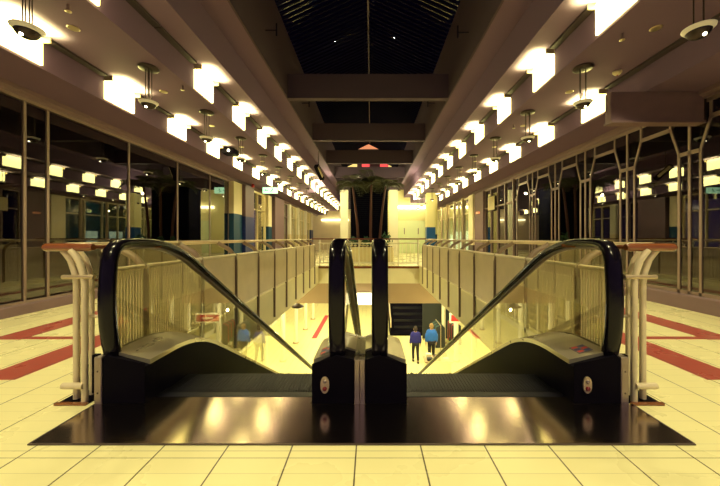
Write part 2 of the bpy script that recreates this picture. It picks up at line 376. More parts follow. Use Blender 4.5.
for s in (-1, 1):
    side = 'left' if s < 0 else 'right'
    for k in range(12):
        lab = ORD[k] + f' pendant bowl lamp on rods over the {side} walkway'
        loc = (SX(s, W_PEND), 2.75+1.5*k, 2.74)
        if p0 is None: p0 = pendant(loc[0], loc[1]); p0['label'] = lab; p0['group'] = 'pendant lamps over the walkways'
        else: dup(p0, loc, lab)
d0 = None
for s in (-1, 1):
    side = 'left' if s < 0 else 'right'
    for k in range(8):
        x, y = SX(s, W_PEND+.26), 3.45+1.5*k
        lab = ORD[k] + f' recessed downlight in the {side} walkway ceiling'
        if d0 is None:
            d0 = thing('downlight', (x, y, Z_CEIL-.01), lab, 'light', 'recessed downlights')
            B().lathe([(.045, -.001), (.058, -.001), (.058, -.006), (.045, -.008)], (x, y, Z_CEIL), 18).build('ring', 'railmetal', d0)
            B().lathe([(.01, -.003), (.044, -.003), (.044, -.006), (.01, -.006)], (x, y, Z_CEIL), 18).build('lens', 'ceil', d0)
        else: dup(d0, (x, y, Z_CEIL-.01), lab)
for k, (x, y, lab) in enumerate(((-2.98, 3.1, 'small sprinkler head near the first left pendant lamp'), (-2.72-.12, 4.75, 'small sprinkler head beyond the second left pendant lamp'), (2.83, 3.55, 'small sprinkler head beside the nearest right downlight'), (3.35, 5.0, 'small sprinkler head beside the third right downlight'), (2.9, 6.4, 'small sprinkler head beyond the third right pendant lamp'))):
    r = thing('sprinkler', (x, y, Z_CEIL-.09), lab, 'sprinkler', 'ceiling sprinklers')
    B().tube([(x, y, Z_CEIL), (x, y, Z_CEIL-.06)], .012, 8).build('pipe', 'brownpaint', r)
    B().lathe([(.004, -.062), (.028, -.066), (.028, -.072), (.004, -.074)], (x, y, Z_CEIL), 12).build('deflector', 'railmetal', r)
r = thing('smoke_detector', (2.60+.8, 4.35, Z_CEIL-.05), 'round cream smoke detector behind the second right pendant lamp', 'smoke detector')
B().lathe([(.02, 0), (.055, 0), (.055, -.02), (.035, -.045), (.01, -.05)], (3.4, 4.35, Z_CEIL), 16).build('housing', 'creampaint', r)
B().lathe([(.002, -.05), (.01, -.05), (.01, -.055), (.002, -.056)], (3.4, 4.35, Z_CEIL), 10).build('indicator', 'red', r)
# wall brackets on the atrium upstand
for s, y, z, lab in ((-1, 5.7, 4.76, 'nearest left dark rod bracket on the atrium wall'), (1, 5.7, 4.72, 'nearest right dark rod bracket on the atrium wall'), (-1, 8.7, 4.72, 'left dark rod bracket beyond the first atrium beam'), (1, 8.7, 4.72, 'right dark rod bracket beyond the first atrium beam')):
    x = SX(s, W_UP); r = thing('rod_bracket', (x, y, z), lab, 'bracket', 'atrium wall brackets')
    B().tube([(x, y, z), (x-s*.20, y, z)], .008, 8).build('arm', 'navy', r)
    B().tube([(x-s*.20, y, z-.1), (x-s*.20, y, z+.12)], .014, 8).build('end_rod', 'navy', r)

# ------------------------------------------------------------------ shopfronts
def pane(b_, s, y0, y1, z0, z1, dx=0.0):
    x = SX(s, W_WALL)+dx
    return b_.box(x-.005, x+.005, y0, y1, z0, z1)
left_panes = [(.9, 4.17), (4.17, 4.47), (4.47, 5.97), (5.97, 7.47), (7.47, 8.97), (8.97, 10.15)]
nwin = 0
for i, (y0, y1) in enumerate(left_panes):
    nwin += 1; x = SX(-1, W_WALL)
    r = sroot(f'window_{nwin}', (x, (y0+y1)/2, 0))
    pane(B(), -1, y0+.026, y1-.026, .19, Z_HEAD-.06).build('pane', 'shopglass', r)
    bb = B()
    bb.box(x-.02, x+.02, y0, y0+.018, .14, Z_HEAD); bb.box(x-.02, x+.02, y1-.018, y1, .14, Z_HEAD)
    bb.box(x-.03, x+.03, y0, y1, .14, .17); bb.box(x-.03, x+.03, y0, y1, Z_HEAD-.04, Z_HEAD)
    bb.build('frame', 'bronze', r)
struct(B().prism([(SX(-1, W_WALL+.06), 0), (SX(-1, W_WALL-.06), 0), (SX(-1, W_WALL-.06), .12), (SX(-1, W_WALL-.05), .14), (SX(-1, W_WALL+.06), .14)], 'y', .9, 10.15).build('baseboard_left', 'brownpaint'))
struct(B().prism([(SX(1, W_WALL+.06), 0), (SX(1, W_WALL-.06), 0), (SX(1, W_WALL-.06), .19), (SX(1, W_WALL-.05), .21), (SX(1, W_WALL+.06), .21)], 'y', .9, 9.75).build('baseboard_right', 'brownpaint'))
def fbar(b_, s, p, q, w=.034, d=.035):
    x = SX(s, W_WALL); return b_.bar((x, p[0], p[1]), (x, q[0], q[1]), d, w, (0, 0, 1) if abs(p[1]-q[1]) < .5*abs(p[0]-q[0]) else (0, 1, 0))
P0 = [1.19, 2.26, 3.33, 4.40, 5.47, 6.54, 7.61, 8.68, 9.75]
for y0, y1 in zip(P0[:-1], P0[1:]):
    nwin += 1; x = SX(1, W_WALL)
    r = sroot(f'window_{nwin}', (x, (y0+y1)/2, 0))
    pane(B(), 1, y0+.01, y1-.01, .22, Z_HEAD-.04).build('pane', 'shopglass', r)
    a0, a1, c0, c1 = y0+.15, y1-.15, y0+.28, y1-.28
    bb = B()
    fbar(bb, 1, (y0, .21), (y0, Z_HEAD), .036)
    for a, c in ((a0, c0), (a1, c1)):
        fbar(bb, 1, (a, .21), (a, 2.2)); fbar(bb, 1, (a, 2.2), (c, 2.6)); fbar(bb, 1, (c, 2.6), (c, Z_HEAD))
    fbar(bb, 1, (c0, 2.6), (c1, 2.6), .06)
    fbar(bb, 1, (y0, 2.19), (a0, 2.19), .055); fbar(bb, 1, (a1, 2.19), (y1, 2.19), .055)
    fbar(bb, 1, (y0, .235), (y1, .235), .05); fbar(bb, 1, (y0, Z_HEAD-.025), (y1, Z_HEAD-.025), .05)
    bb.build('frame', 'bronze', r)
# dark shop rooms behind the glass
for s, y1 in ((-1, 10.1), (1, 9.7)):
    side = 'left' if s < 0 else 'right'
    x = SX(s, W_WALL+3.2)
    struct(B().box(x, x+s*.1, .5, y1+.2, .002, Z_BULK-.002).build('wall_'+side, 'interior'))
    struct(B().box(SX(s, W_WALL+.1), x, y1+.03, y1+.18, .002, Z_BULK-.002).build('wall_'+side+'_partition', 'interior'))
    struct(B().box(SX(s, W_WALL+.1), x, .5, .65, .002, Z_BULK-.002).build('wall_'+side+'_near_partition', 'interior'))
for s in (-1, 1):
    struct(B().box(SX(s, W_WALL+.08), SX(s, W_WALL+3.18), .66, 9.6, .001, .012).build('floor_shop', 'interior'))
# projecting board high on the right
x0, x1 = 3.19, SX(1, W_WALL)-.02
r = thing('projecting_board', (3.8, 4.22, 2.55), 'large blank brown board projecting from the right shopfronts under the ceiling', 'sign board')
B().rbox(x0, x1, 4.19, 4.30, 2.56, Z_BULK-.002, .008).build('panel', 'board', r)
bb = B(); bb.box(x0, x1, 4.17, 4.32, 2.53, 2.56); bb.build('bottom_edge', 'brownpaint', r)
B().box(x1+.001, x1+.03, 4.17, 4.32, 2.53, Z_BULK-.002).build('end_post', 'metalblk', r)

# ------------------------------------------------------------------ far stretch of the shopfronts
def pilaster(name, s, y0, y1, lower, upper, zs, label, proud=.16, ztop=Z_HEAD):
    x = SX(s, W_WALL-proud); xb = SX(s, W_WALL+.12)
    r = thing(name, ((x+xb)/2, (y0+y1)/2, 0), label, 'pillar')
    B().box(x, xb, y0, y1, .001, zs).build('lower_panel', lower, r)
    B().box(x, xb, y0, y1, zs, ztop).build('upper_panel', upper, r)
    return r
pilaster('pilaster', -1, 10.2, 10.85, 'tealpaint', 'creampaint', 1.8, 'cream pillar with a teal lower half past the left glass')
pilaster('pilaster', -1, 10.9, 11.7, 'navypaint', 'brownpaint', 1.75, 'brown pillar with a navy lower half beside the teal one', .26)
pilaster('pilaster', -1, 13.65, 14.1, 'tealpaint', 'creampaint', 1.5, 'narrow cream pillar with a teal foot beyond the lit left shop')
pilaster('pilaster', -1, 14.15, 15.6, 'brownpaint', 'brownpaint', 1.4, 'broad plain brown pillar under the green exit sign', .3)
for i, (y0, y1) in enumerate(((17.2, 17.6), (19.2, 19.6), (21.4, 21.8))):
    pilaster('pilaster', -1, y0, y1, 'creampaint', 'white', 1.2, ('first', 'second', 'third')[i] + ' slim cream pillar past the broad brown pillar on the left')
pilaster('pilaster', -1, 23.3, 24.2, 'navypaint', 'creampaint', 1.6, 'farthest left pillar with a navy lower half')
pilaster('pilaster', 1, 13.3, 13.9, 'darkframe', 'creampaint', .7, 'cream pillar with a dark foot past the dark right shop')
pilaster('pilaster', 1, 12.25, 13.25, 'brownpaint', 'brownpaint', 2.2, 'brown closed door leaf between dark glass and cream pillar on the right', .1)
def shop(s, y0, y1, nm, wall_m, lit, frames):
    global nwin
    nwin += 1; x = SX(s, W_WALL); r = sroot(f'window_{nwin}', (x, (y0+y1)/2, 0))
    pane(B(), s, y0+.03, y1-.03, .16, Z_HEAD-.05).build('pane', 'farglass' if lit else 'shopglass', r)
    bb = B(); n = frames
    for k in range(n+1):
        y = y0 + (y1-y0)*k/n; bb.box(x-.05, x+.05, y-.025, y+.025, .002, Z_HEAD)
    bb.box(x-.05, x+.05, y0, y1, .002, .15); bb.box(x-.05, x+.05, y0, y1, Z_HEAD-.06, Z_HEAD); bb.box(x-.04, x+.04, y0, y1, 2.1, 2.15)
    bb.build('frame', 'bronze' if not lit else 'creampaint', r)
    struct(B().box(SX(s, W_WALL+1.8), SX(s, W_WALL+1.9), y0-.2, y1+.2, .002, Z_BULK-.002).build(f'wall_shop_{nm}', wall_m))
    if lit: lamp('POINT', 'shop_lamp', (SX(s, W_WALL+.9), (y0+y1)/2, 2.5), lit, WARM, shadow_soft_size=.04)
shop(-1, 11.75, 13.6, 'a', 'creampaint', 60, 2)
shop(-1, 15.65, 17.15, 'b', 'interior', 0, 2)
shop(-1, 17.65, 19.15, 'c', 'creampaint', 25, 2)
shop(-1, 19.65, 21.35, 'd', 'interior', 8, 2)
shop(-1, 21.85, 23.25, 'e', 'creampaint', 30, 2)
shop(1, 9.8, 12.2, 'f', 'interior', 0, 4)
shop(1, 14.0, 20.9, 'g', 'tealpaint', 70, 7)
# poster and red light in the dark right shop
t = thing('poster', (4.36, 11.4, 2.25), 'cream framed poster hanging in the dark right shop window', 'poster')
B().box(4.36, 4.375, 11.15, 11.75, 2.02, 2.5).build('sheet', 'creampaint', t); B().box(4.376, 4.39, 11.12, 11.78, 1.99, 2.53).build('frame', 'darkframe', t)
tag(B().box(4.28, 4.35, 12.6, 12.85, 1.98, 2.06).build('indicator_light', 'orangelit'), 'small orange red lit panel above the brown door leaf', 'light')
for k in range(4):
    y = 14.6+1.45*k; x = SX(1, W_WALL-.2)
    r = thing('display_column', (x, y, 0), ORD[k].replace('nearest', 'first') + ' slim steel column before the bright far right shop', 'column')
    B().tube([(x, y, .03), (x, y, Z_HEAD-.01)], .07, 14).build('shaft', 'railmetal', r); B().lathe([(.1, 0.002), (.1, .03), (.07, .03)], (x, y, 0), 14).build('base', 'darkframe', r)
for k, (y, h) in enumerate(((15.4, 1.35), (17.0, 1.35), (18.6, 1.2))):
    tag(B().rbox(SX(1, W_WALL+.3), SX(1, W_WALL+.5), y, y+.7, .002, h, .02).build('lit_showcase', 'cyanlit'), ('nearest', 'middle', 'farthest')[k] + ' pale cyan lit showcase in the far right shop', 'showcase')
# end walls
struct(B().box(SX(1, W_UP-1.2), SX(1, W_WALL+1.9), 20.9, 21.1, .002, 4.2).build('wall_back', 'yellowwall'))
struct(B().box(SX(-1, W_WALL+1.9), SX(-1, .4), 26.9, 27.1, .002, 4.2).build('wall_back_left', 'creampaint'))
struct(B().box(SX(-1, .5), SX(1, .7), 26.9, 27.1, .002, 4.2).build('wall_back_middle', 'interior'))
for i in range(3):
    x = 1.85+.92*i; r = struct(thing(f'door_{i+1}', (x, 20.85, 0), 'x', 'door')); del r['label']; del r['category']
    bb = B(); bb.box(x-.45, x+.45, 20.85, 20.897, .003, 2.15); bb.build('leaf', 'greendoor', r)
    B().box(x+.33, x+.38, 20.82, 20.85, 1.25, 1.65).build('handle', 'brownpaint', r)
struct(B().box(1.35, 4.2, 20.83, 20.89, 2.16, 2.24).build('trim_7', 'yellowwall'))
tag(B().box(1.2, 4.3, 20.75, 20.88, 2.95, 3.12).build('cove_light', 'sidelamp'), 'long bright cove light across the far yellow wall', 'light')
tag(B().box(-4.2, -1.9, 26.75, 26.88, 2.5, 2.57).build('cove_light', 'sidelamp'), 'long bright cove light across the far left end wall', 'light')
r = thing('square_column', (3.05, 16.2, 0), 'yellow square column with a blue lower half before the far yellow wall', 'column')
B().box(2.83, 3.27, 16, 16.44, .002, 1.55).build('lower_panel', 'bluepaint', r); B().box(2.83, 3.27, 16, 16.44, 1.55, Z_CEIL-.002).build('shaft', 'yellowwall', r)
r = thing('square_column', (3.5, 17.2, 0), 'narrow teal footed column beside the blue one', 'column')
B().box(3.42, 3.58, 17, 17.3, .002, 1.2).build('lower_panel', 'tealpaint', r); B().box(3.42, 3.58, 17, 17.3, 1.2, Z_CEIL-.002).build('shaft', 'yellowwall', r)
for s, xa, xb, lab in ((-1, -1.66, -1.25, 'tall white column left of the palm planter'), (1, .98, 1.46, 'tall cream column right of the palm planter')):
    r = thing('square_column', ((xa+xb)/2, 17, 0), lab, 'column')
    B().box(xa, xb, 17, 17.4, .002, .9).build('lower_panel', 'white', r); B().box(xa, xb, 17, 17.4, .9, 3.6).build('shaft', 'white', r)
    B().box(xa-.05, xb+.05, 16.95, 17.45, 3.6, 4.19).build('capital', 'dark', r)
# green exit sign, camera, loudspeaker, red beacon
ex = thing('exit_sign', (-3.72, 11.6, 2.62), 'pale green lit exit sign hanging under the left bulkhead', 'exit sign')
B().box(-3.98, -3.44, 11.56, 11.62, 2.64, 2.86).build('face', 'exitgreen', ex)
bb = B(); bb.ball((-3.62, 11.553, 2.80), .018, .004, .018); bb.bar((-3.62, 11.553, 2.785), (-3.65, 11.553, 2.73), .004, .02, (1,0,0)); bb.bar((-3.65, 11.553, 2.73), (-3.61, 11.553, 2.67), .004, .014, (1,0,0)); bb.bar((-3.65, 11.553, 2.73), (-3.70, 11.553, 2.69), .004, .014, (1,0,0)); bb.bar((-3.62, 11.553, 2.775), (-3.58, 11.553, 2.745), .004, .011, (1,0,0))
bb.bar((-3.9, 11.553, 2.75), (-3.76, 11.553, 2.75), .004, .02, (0,0,1)); bb.bar((-3.9, 11.553, 2.75), (-3.85, 11.553, 2.79), .004, .014, (1,0,0)); bb.bar((-3.9, 11.553, 2.75), (-3.85, 11.553, 2.71), .004, .014, (1,0,0))
bb.build('pictogram', 'exitdark', ex)
bb = B(); bb.tube([(-3.85, 11.59, 2.86), (-3.85, 11.59, Z_BULK)], .006, 6); bb.tube([(-3.75, 11.59, 2.86), (-3.75, 11.59, Z_BULK)], .006, 6); bb.build('hanger', 'metalblk', ex)
cv = thing('security_camera', (-3.5, 8.0, 3.1), 'black boxed security camera hanging from the left ceiling', 'camera')
B().rbox(-3.72, -3.42, 7.85, 8.15, 3.12, 3.25, .012).build('housing', 'black', cv); B().ball((-3.55, 7.845, 3.185), .035, .02, .035).build('lens', 'whitelit', cv); B().tube([(-3.57, 8, 3.25), (-3.57, 8, Z_CEIL)], .015, 8).build('mount', 'metalblk', cv)
sp = thing('loudspeaker', (-1.8, 11.6, 3.1), 'black slanted loudspeaker pair hanging from the left atrium beam', 'loudspeaker')
B().bar((-1.98, 11.4, 3.62), (-1.84, 11.9, 3.22), .16, .14).build('cabinet', 'black', sp); B().tube([(-1.93, 11.6, 3.45), (-1.93, 11.6, Z_SOF-.002)], .012, 8).build('bracket', 'metalblk', sp)
B().bar((-1.905, 11.38, 3.585), (-1.80, 11.75, 3.29), .02, .1).build('grille', 'railmetal', sp)
tag(B().lathe([(.03, 0), (.05, .02), (.05, .09), (.03, .12)], (-4.2, 11.2, 2.8), 14).build('alarm_beacon', 'red'), 'small red alarm beacon above the navy footed pillar', 'alarm')

# ------------------------------------------------------------------ escalators
SL = math.tan(math.radians(30)); YP = 2.5; YB = YP - LOW/SL
def z0(y):
    def knee(y, c, a=.32):          # integral of a ramp from 0 to 1 around c
        t = y-c
        if t < -a: return 0
        if t > a: return t
        return (t+a)**2/(4*a)
    return -SL*(knee(y, YP) - knee(y, YB))
YS = [1.90, 1.94, 1.99, 2.05, 2.12] + [2.2+.08*i for i in range(9)] + [3.4+.8*i for i in range(9)] + [YB-.4+.1*i for i in range(9)] + [YB+.6]
LOOP = [(2.02, .12), (1.985, .19), (1.955, .26), (1.93, .36), (1.915, .46), (1.907, .56), (1.907, .66), (1.912, .76), (1.922, .86), (1.943, .922), (1.98, .957), (2.04, .970), (2.13, .971)]
def hr_path(off=0.0):
    up = [Vector((0, y, z)) for y, z in LOOP]
    mid = [Vector((0, y, z0(y)+.971)) for y in YS if 2.18 <= y <= YB+.40]
    lo = [Vector((0, YP+YB-y, z+LOW)) for y, z in reversed(LOOP)]
    pts = up+mid+lo; out = []
    for i, p in enumerate(pts):
        d = (pts[min(i+1, len(pts)-1)] - pts[max(i-1, 0)]).normalized()
        n = Vector((0, -d.z, d.y)); out.append((p + n*off, n))
    return out
def sweep(b_, x, sec, off=0.0):
    secs = [[(x+a, p.y+n.y*c, p.z+n.z*c) for a, c in sec] for p, n in hr_path(off)]
    return b_.loft(secs, True)
HSEC = [(-.047, -.016), (-.050, -.002), (-.046, .012), (-.032, .024), (0, .028), (.032, .024), (.046, .012), (.050, -.002), (.047, -.016), (.028, -.026), (-.028, -.026)]
GSEC = [(-.016, -.046), (.016, -.046), (.022, -.028), (-.022, -.028)]
step_mesh = None
def top_at(y):
    pts = hr_path(-.058)
    ys = [(p.y, p.z) for p, n in pts]
    return ys
def glass_poly():
    top = [(p.y, p.z) for p, n in hr_path(-.05)]
    bot = [(y, z0(y)+.295) for y in reversed([y for y in YS if 1.99 <= y <= YB+.5])]
    top = [q for q in top if q[1] > z0(min(max(q[0], 1.9), YB+.6))+.30]
    return top + bot
def balustrade(root, xo, xg, xi, name_side):
    sg = 1 if xi > xg else -1
    secs = []
    for y in YS:
        z = z0(y); zb = 0.002 if y <= 1.985 else (z-.3 if y < YB+.1 else LOW+.002)
        zb = max(zb, LOW+.002) if y > YB-.5 else zb
        secs.append([(xo, y, zb), (xi, y, zb), (xi-sg*.003, y, z+.222), (xg, y, z+.288), (xo, y, z+.262)])
    body = B().loft(secs); body.build('skirt_panel', 'skirt', root)
    # newel end box: the black front
    e = B(); fr = [(xo+sg*.0, .002), (xi, .002), (xi, .243), (xg, .293), (xo, .267)]
    e.loft([[(x, 1.893, z) for x, z in fr], [(x, 1.897, z) for x, z in fr]]); e.build('newel_cover', 'black', root)
    # inner and outer decks
    for (xa, za, xb, zb2, nm) in ((xg+sg*.012, .300, xi, .246, 'inner_deck'), (xg-sg*.012, .300, xo, .268, 'outer_deck')):
        s2 = []
        for y in [q for q in YS if q > (1.91 if nm == 'inner_deck' else 2.02)]:
            z = z0(y); s2.append([(xa, y, z+za-.012), (xb, y, z+zb2-(.022 if nm == 'inner_deck' else .006)), (xb, y, z+zb2+.006), (xa, y, z+za+.004)])
        B().loft(s2).build(nm, 'deck', root)
    hb = sweep(B(), xg, HSEC); hb.build('handrail', 'rubber', root)
    sweep(B(), xg, GSEC).build('handrail_guide', 'guide', root)
    # glass
    poly = glass_poly(); n = len(poly); g = B()
    g.add([(xg-.005, y, z) for y, z in poly], [tuple(range(n))]); 
    g.build('balustrade_glass', 'glass', root)
def step_obj(x0, x1):
    g = B(); D = .40
    # ribbed tread and ribbed riser in one casting
    g.box(x0, x1, 0, D, -.035, -.006); n = 44; wdt = (x1-x0)/n
    for i in range(n): g.box(x0+i*wdt+wdt*.2, x0+i*wdt+wdt*.75, 0, D, -.0065, 0)
    g.loft([[(x0, D-.012, -.006), (x1, D-.012, -.006), (x1, D, -.006), (x0, D, -.006)], [(x0, D-.03, -.23), (x1, D-.03, -.23), (x1, D-.018, -.23), (x0, D-.018, -.23)]])
    return g
def escalator(x_list, label, bx):
    (oo, og, oi), (io, ig, ii) = x_list
    xl, xr = min(oi, ii), max(oi, ii)
    r = thing('escalator', ((xl+xr)/2, 1.9, 0), label, 'escalator')
    balustrade(r, oo, og, oi, 'outer'); balustrade(r, io, ig, ii, 'inner')
    cb = B(); cb.box(xl+.003, xr-.003, 1.972, 2.03, -.02, .008)
    n = 60; wd = (xr-xl-.006)/n
    for i in range(n): cb.box(xl+.003+i*wd+wd*.3, xl+.003+i*wd+wd*.7, 2.03, 2.09, -.008, .006)
    cb.build('comb_plate', 'tread', r)
    first = None; k = 0
    while True:
        y = 1.925+.40*k; z = -.002 if k == 0 else -.17-.231*(k-1)
        if z < LOW+.1: break
        if first is None:
            st = step_obj(xl+.008, xr-.008)
            st.v = [(p[0], p[1]+y, p[2]+z) for p in st.v]
            first = st.build('step', 'tread', r)
        else:
            c = first.copy(); COL.objects.link(c); c.parent = r; c.location = (0, .40*k, z+.002)
        k += 1
    # truss casing below the steps
    tr = []
    for y in [2.06, 2.5, 3.4, 6, YB-.6]:
        z = -SL*max(0, y-2.2)
        tr.append([(min(oo, io)+.03, y, z-1.05), (max(oo, io)-.03, y, z-1.05), (max(oo, io)-.03, y, z-.45), (min(oo, io)+.03, y, z-.45)])
    B().loft(tr).build('truss_casing', 'dark', r)
    # cover strips at both sides of the front
    for xa, xb in ((oo-.045*(1 if oo > oi else -1)*-1, oo), (io, io+.0)):
        if abs(xa-xb) > .001:
            e = B(); e.rbox(min(xa, xb), max(xa, xb), 1.885, 1.95, .002, .285, .004); o = e.build('edge_cover', 'alu', r)
            for z in (.07, .2):
                f = B(); f.ball(((xa+xb)/2, 1.885, z), .006, .003, .006, 8, 5); f.build('screw', 'darkframe', o)
    # emergency stop with key switch on the newel front
    o = B(); pts = [(.026*math.cos(a)*1.0, .046*math.sin(a)+(.008 if math.sin(a) > 0 else 0)) for a in [2*PI*i/18 for i in range(18)]]
    o.prism([(bx+p, .115+q) for p, q in pts], 'y', 1.884, 1.8925); sb = o.build('stop_switch', 'railmetal', r)
    B().lathe([(.002, 0), (.019, 0), (.019, .012), (.012, .018), (.002, .02)], (0, 0, 0), 14)
    k = B(); k.ball((bx, 1.882, .098), .014, .010, .014); k.build('stop_button', 'darkred', sb)
    k = B(); k.ball((bx, 1.882, .140), .011, .006, .011); k.build('key_switch', 'alu', sb)
    return r
eL = escalator([(-1.615, -1.600, -1.36), (-.100, -.208, -.355)], 'left descending escalator with black handrails and glass sides', -.277)
eR = escalator([(1.50, 1.478, 1.22), (-.036, .055, .215)], 'right descending escalator with a pictogram sticker on its outer deck', 1.297)
# centre cover strips between the two black newels, one on each escalator
for r, x0, x1 in ((eL, -.099, -.0685), (eR, -.0675, -.037)):
    B().rbox(x0, x1, 1.885, 1.96, .002, .27, .003).build('centre_cover', 'alu', r)
    B().loft([[(x0, y, z0(y)+.262) , (x1, y, z0(y)+.262), (x1, y, z0(y)+.268), (x0, y, z0(y)+.268)] for y in YS if y > 1.95]).build('centre_deck', 'deck', r)
# pictogram stickers on the decks
def sticker(root, xa, xb, y0, y1, za, zb):
    def pt(u, v, d): return (xa+(xb-xa)*u, y0+(y1-y0)*v, za+(zb-za)*u+d)
    q = B(); q.add([pt(0,0,.001), pt(1,0,.001), pt(1,1,.001), pt(0,1,.001), pt(0,0,.003), pt(1,0,.003), pt(1,1,.003), pt(0,1,.003)], [(0,3,2,1),(4,5,6,7),(0,1,5,4),(1,2,6,5),(2,3,7,6),(3,0,4,7)])
    s = q.build('sticker', 'stickwhite', root)
    for i in range(2):
        for j in range(3):
            u0, v0 = .08+.47*i, .06+.31*j
            q = B(); c = [pt(u0, v0, .0045), pt(u0+.38, v0, .0045), pt(u0+.38, v0+.25, .0045), pt(u0, v0+.25, .0045)]
            q.add(c, [(0,1,2,3)]); o = q.build('pictogram', 'stickblue' if (i+j) % 2 == 0 else 'stickred', s)
sticker(eR, 1.40, 1.31, 1.985, 2.085, .294, .270)
sticker(eL, -.245, -.32, 1.95, 2.07, .3, .270)

# landing plate
r = thing('landing_plate', (XC, 1.7, 0), 'wide brushed metal landing plate before both escalators', 'floor plate')
B().box(-1.65, 1.56, 1.525, 1.884, .001, .006).build('plate', 'plate', r)
B().box(-1.355, -.36, 1.884, 1.971, .001, .006).build('tongue', 'plate', r); B().box(.22, 1.215, 1.884, 1.971, .001, .006).build('tongue', 'plate', r)
bb = B(); bb.box(-1.656, 1.566, 1.517, 1.525, .001, .007); bb.build('edging', 'darkframe', r)
bb = B(); bb.box(-1.658, -1.65, 1.525, 1.884, .001, .007); bb.build('edging', 'darkframe', r)
bb = B(); bb.box(1.56, 1.568, 1.525, 1.884, .001, .007); bb.build('edging', 'darkframe', r)

# ------------------------------------------------------------------ guard railings along the void
RH = .955
def railing(s):
    side = 'left' if s < 0 else 'right'
    xv, xr = SX(s, W_VOID), SX(s, W_RAIL)
    r = thing('guard_railing', (xv, 2.0, 0), f'{side} void railing of cream posts and rod panels ending in a wooden grip', 'railing')
    # long metal handrail with the wooden end turned towards the escalator
    B().tube([(xr, 2.02, RH-.005), (xr, YV1+.0, RH-.005)], .021, 12).build('handrail', 'railmetal', r)
    xi = SX(s, 1.60)
    wd = B(); wd.tube([(xr+s*.06, 1.93, RH-.012), (xr+s*.045, 1.93, RH-.012), (xr+s*.03, 1.93, RH-.012), (xi+s*.06, 1.93, RH-.012), (xi+s*.03, 1.93, RH-.012)], [.012, .024, .026, .026, .020], 14); o = wd.build('end_grip', 'wood', r)
    B().tube([(xi+s*.05, 1.96, RH-.012), (xi-s*.10, 2.35, RH-.012)], .014, 10).build('return_rail', 'wood', r)
    # posts at the void edge, bending outward under the handrail
    ys = [2.40+.8*k for k in range(10)]
    for y in ys:
        p = B(); p.tube([(xv-s*.03, y, -.40), (xv-s*.03, y, .70), (xv-s*.015, y, .78), (xv+s*.05, y, .855), (xr-s*.02, y, .925), (xr, y, RH-.01)], .027, 8)
        for z in (-.34, -.22, -.1): p.tube([(xv-s*.03, y-.028, z), (xv-s*.03, y+.028, z)], .013, 6)
        p.build('post', 'postmetal', r)
    for y0_, y1_ in zip([2.07]+ys[:-1], ys):
        B().tube([(xv-s*.03, y0_+.02, .785), (xv-s*.03, y1_-.02, .785)], .018, 8).build('panel_rail', 'cream', r)
        q = B(); q.tube([(xv-s*.03, y0_+.02, .125), (xv-s*.03, y1_-.02, .125)], .011, 8)
        n = round((y1_-y0_)/.0267)
        for k in range(1, n):
            y = y0_+(y1_-y0_)*k/n; q.add([(xv-s*.03-.004, y-.008, .125), (xv-s*.03+.004, y-.008, .125), (xv-s*.03+.004, y+.008, .125), (xv-s*.03-.004, y+.008, .125), (xv-s*.03-.004, y-.008, .785), (xv-s*.03+.004, y-.008, .785), (xv-s*.03+.004, y+.008, .785), (xv-s*.03-.004, y+.008, .785)], [(0,1,5,4),(1,2,6,5),(2,3,7,6),(3,0,4,7)])
        q.build('rod_panel', 'rod', r)
    # cluster of bent tubes at the near end
    for x, y, out, rad in ((1.752, 1.95, .085, .018), (1.702, 2.0, .085, .014), (1.665, 1.91, .085, .018), (1.625, 2.05, .05, .012), (1.772, 2.03, .04, .010)):
        x0 = SX(s, x)
        B().tube([(x0, y, .008), (x0, y, .72), (x0+s*.012, y, .79), (x0+s*out*.45, y, .865), (x0+s*out*.8, y, .905), (x0+s*out, y-.0, RH-.03)], rad, 12).build('post', 'cream', r)
    B().tube([(SX(s, 1.79), 1.90, .765), (SX(s, 1.60), 1.90, .765)], .013, 10).build('collar_bar', 'railmetal', r)
    B().tube([(SX(s, 1.785), 1.895, .11), (SX(s, 1.66), 1.895, .11)], .019, 10).build('lower_collar', 'cream', r)
    B().tube([(SX(s, 1.66), 1.94, .52), (SX(s, 1.58), 1.94, .52)], .009, 8).build('tie_bar', 'cream', r)
    B().box(SX(s, 1.66), SX(s, 1.70), 1.99, 2.02, .02, .26).build('infill_plate', 'black', r)
    bb = B(); bb.box(SX(s, 1.63), SX(s, 1.82), 1.875, 1.895, .001, .014); bb.build('base_plate', 'wood', r)
    bb = B(); bb.box(SX(s, 1.63), SX(s, 1.82), 1.896, 2.06, .001, .006); bb.build('floor_plate', 'black', r)
    return r
railing(-1); railing(1)
r = thing('bridge_railing', (XC, YV1+.05, 0), 'white barred railing across the far end of the void', 'railing')
xa, xb = SX(-1, W_VOID), SX(1, W_VOID)
B().box(xa-.2, xb+.2, YV1-.01, YV1+.06, .95, .99).build('handrail', 'wood', r)
bb = B(); bb.tube([(xa, YV1+.03, .83), (xb, YV1+.03, .83)], .018, 8); bb.build('top_bar', 'white', r)
bb = B(); bb.tube([(xa, YV1+.03, .18), (xb, YV1+.03, .18)], .018, 8); bb.build('bottom_bar', 'white', r)
for k in range(26):
    x = xa+.06+(xb-xa-.12)*k/25; big = k % 5 == 0
    B().tube([(x, YV1+.03, .08 if big else .18), (x, YV1+.03, .95 if big else .83)], .022 if big else .010, 8).build('post' if big else 'baluster', 'white', r)

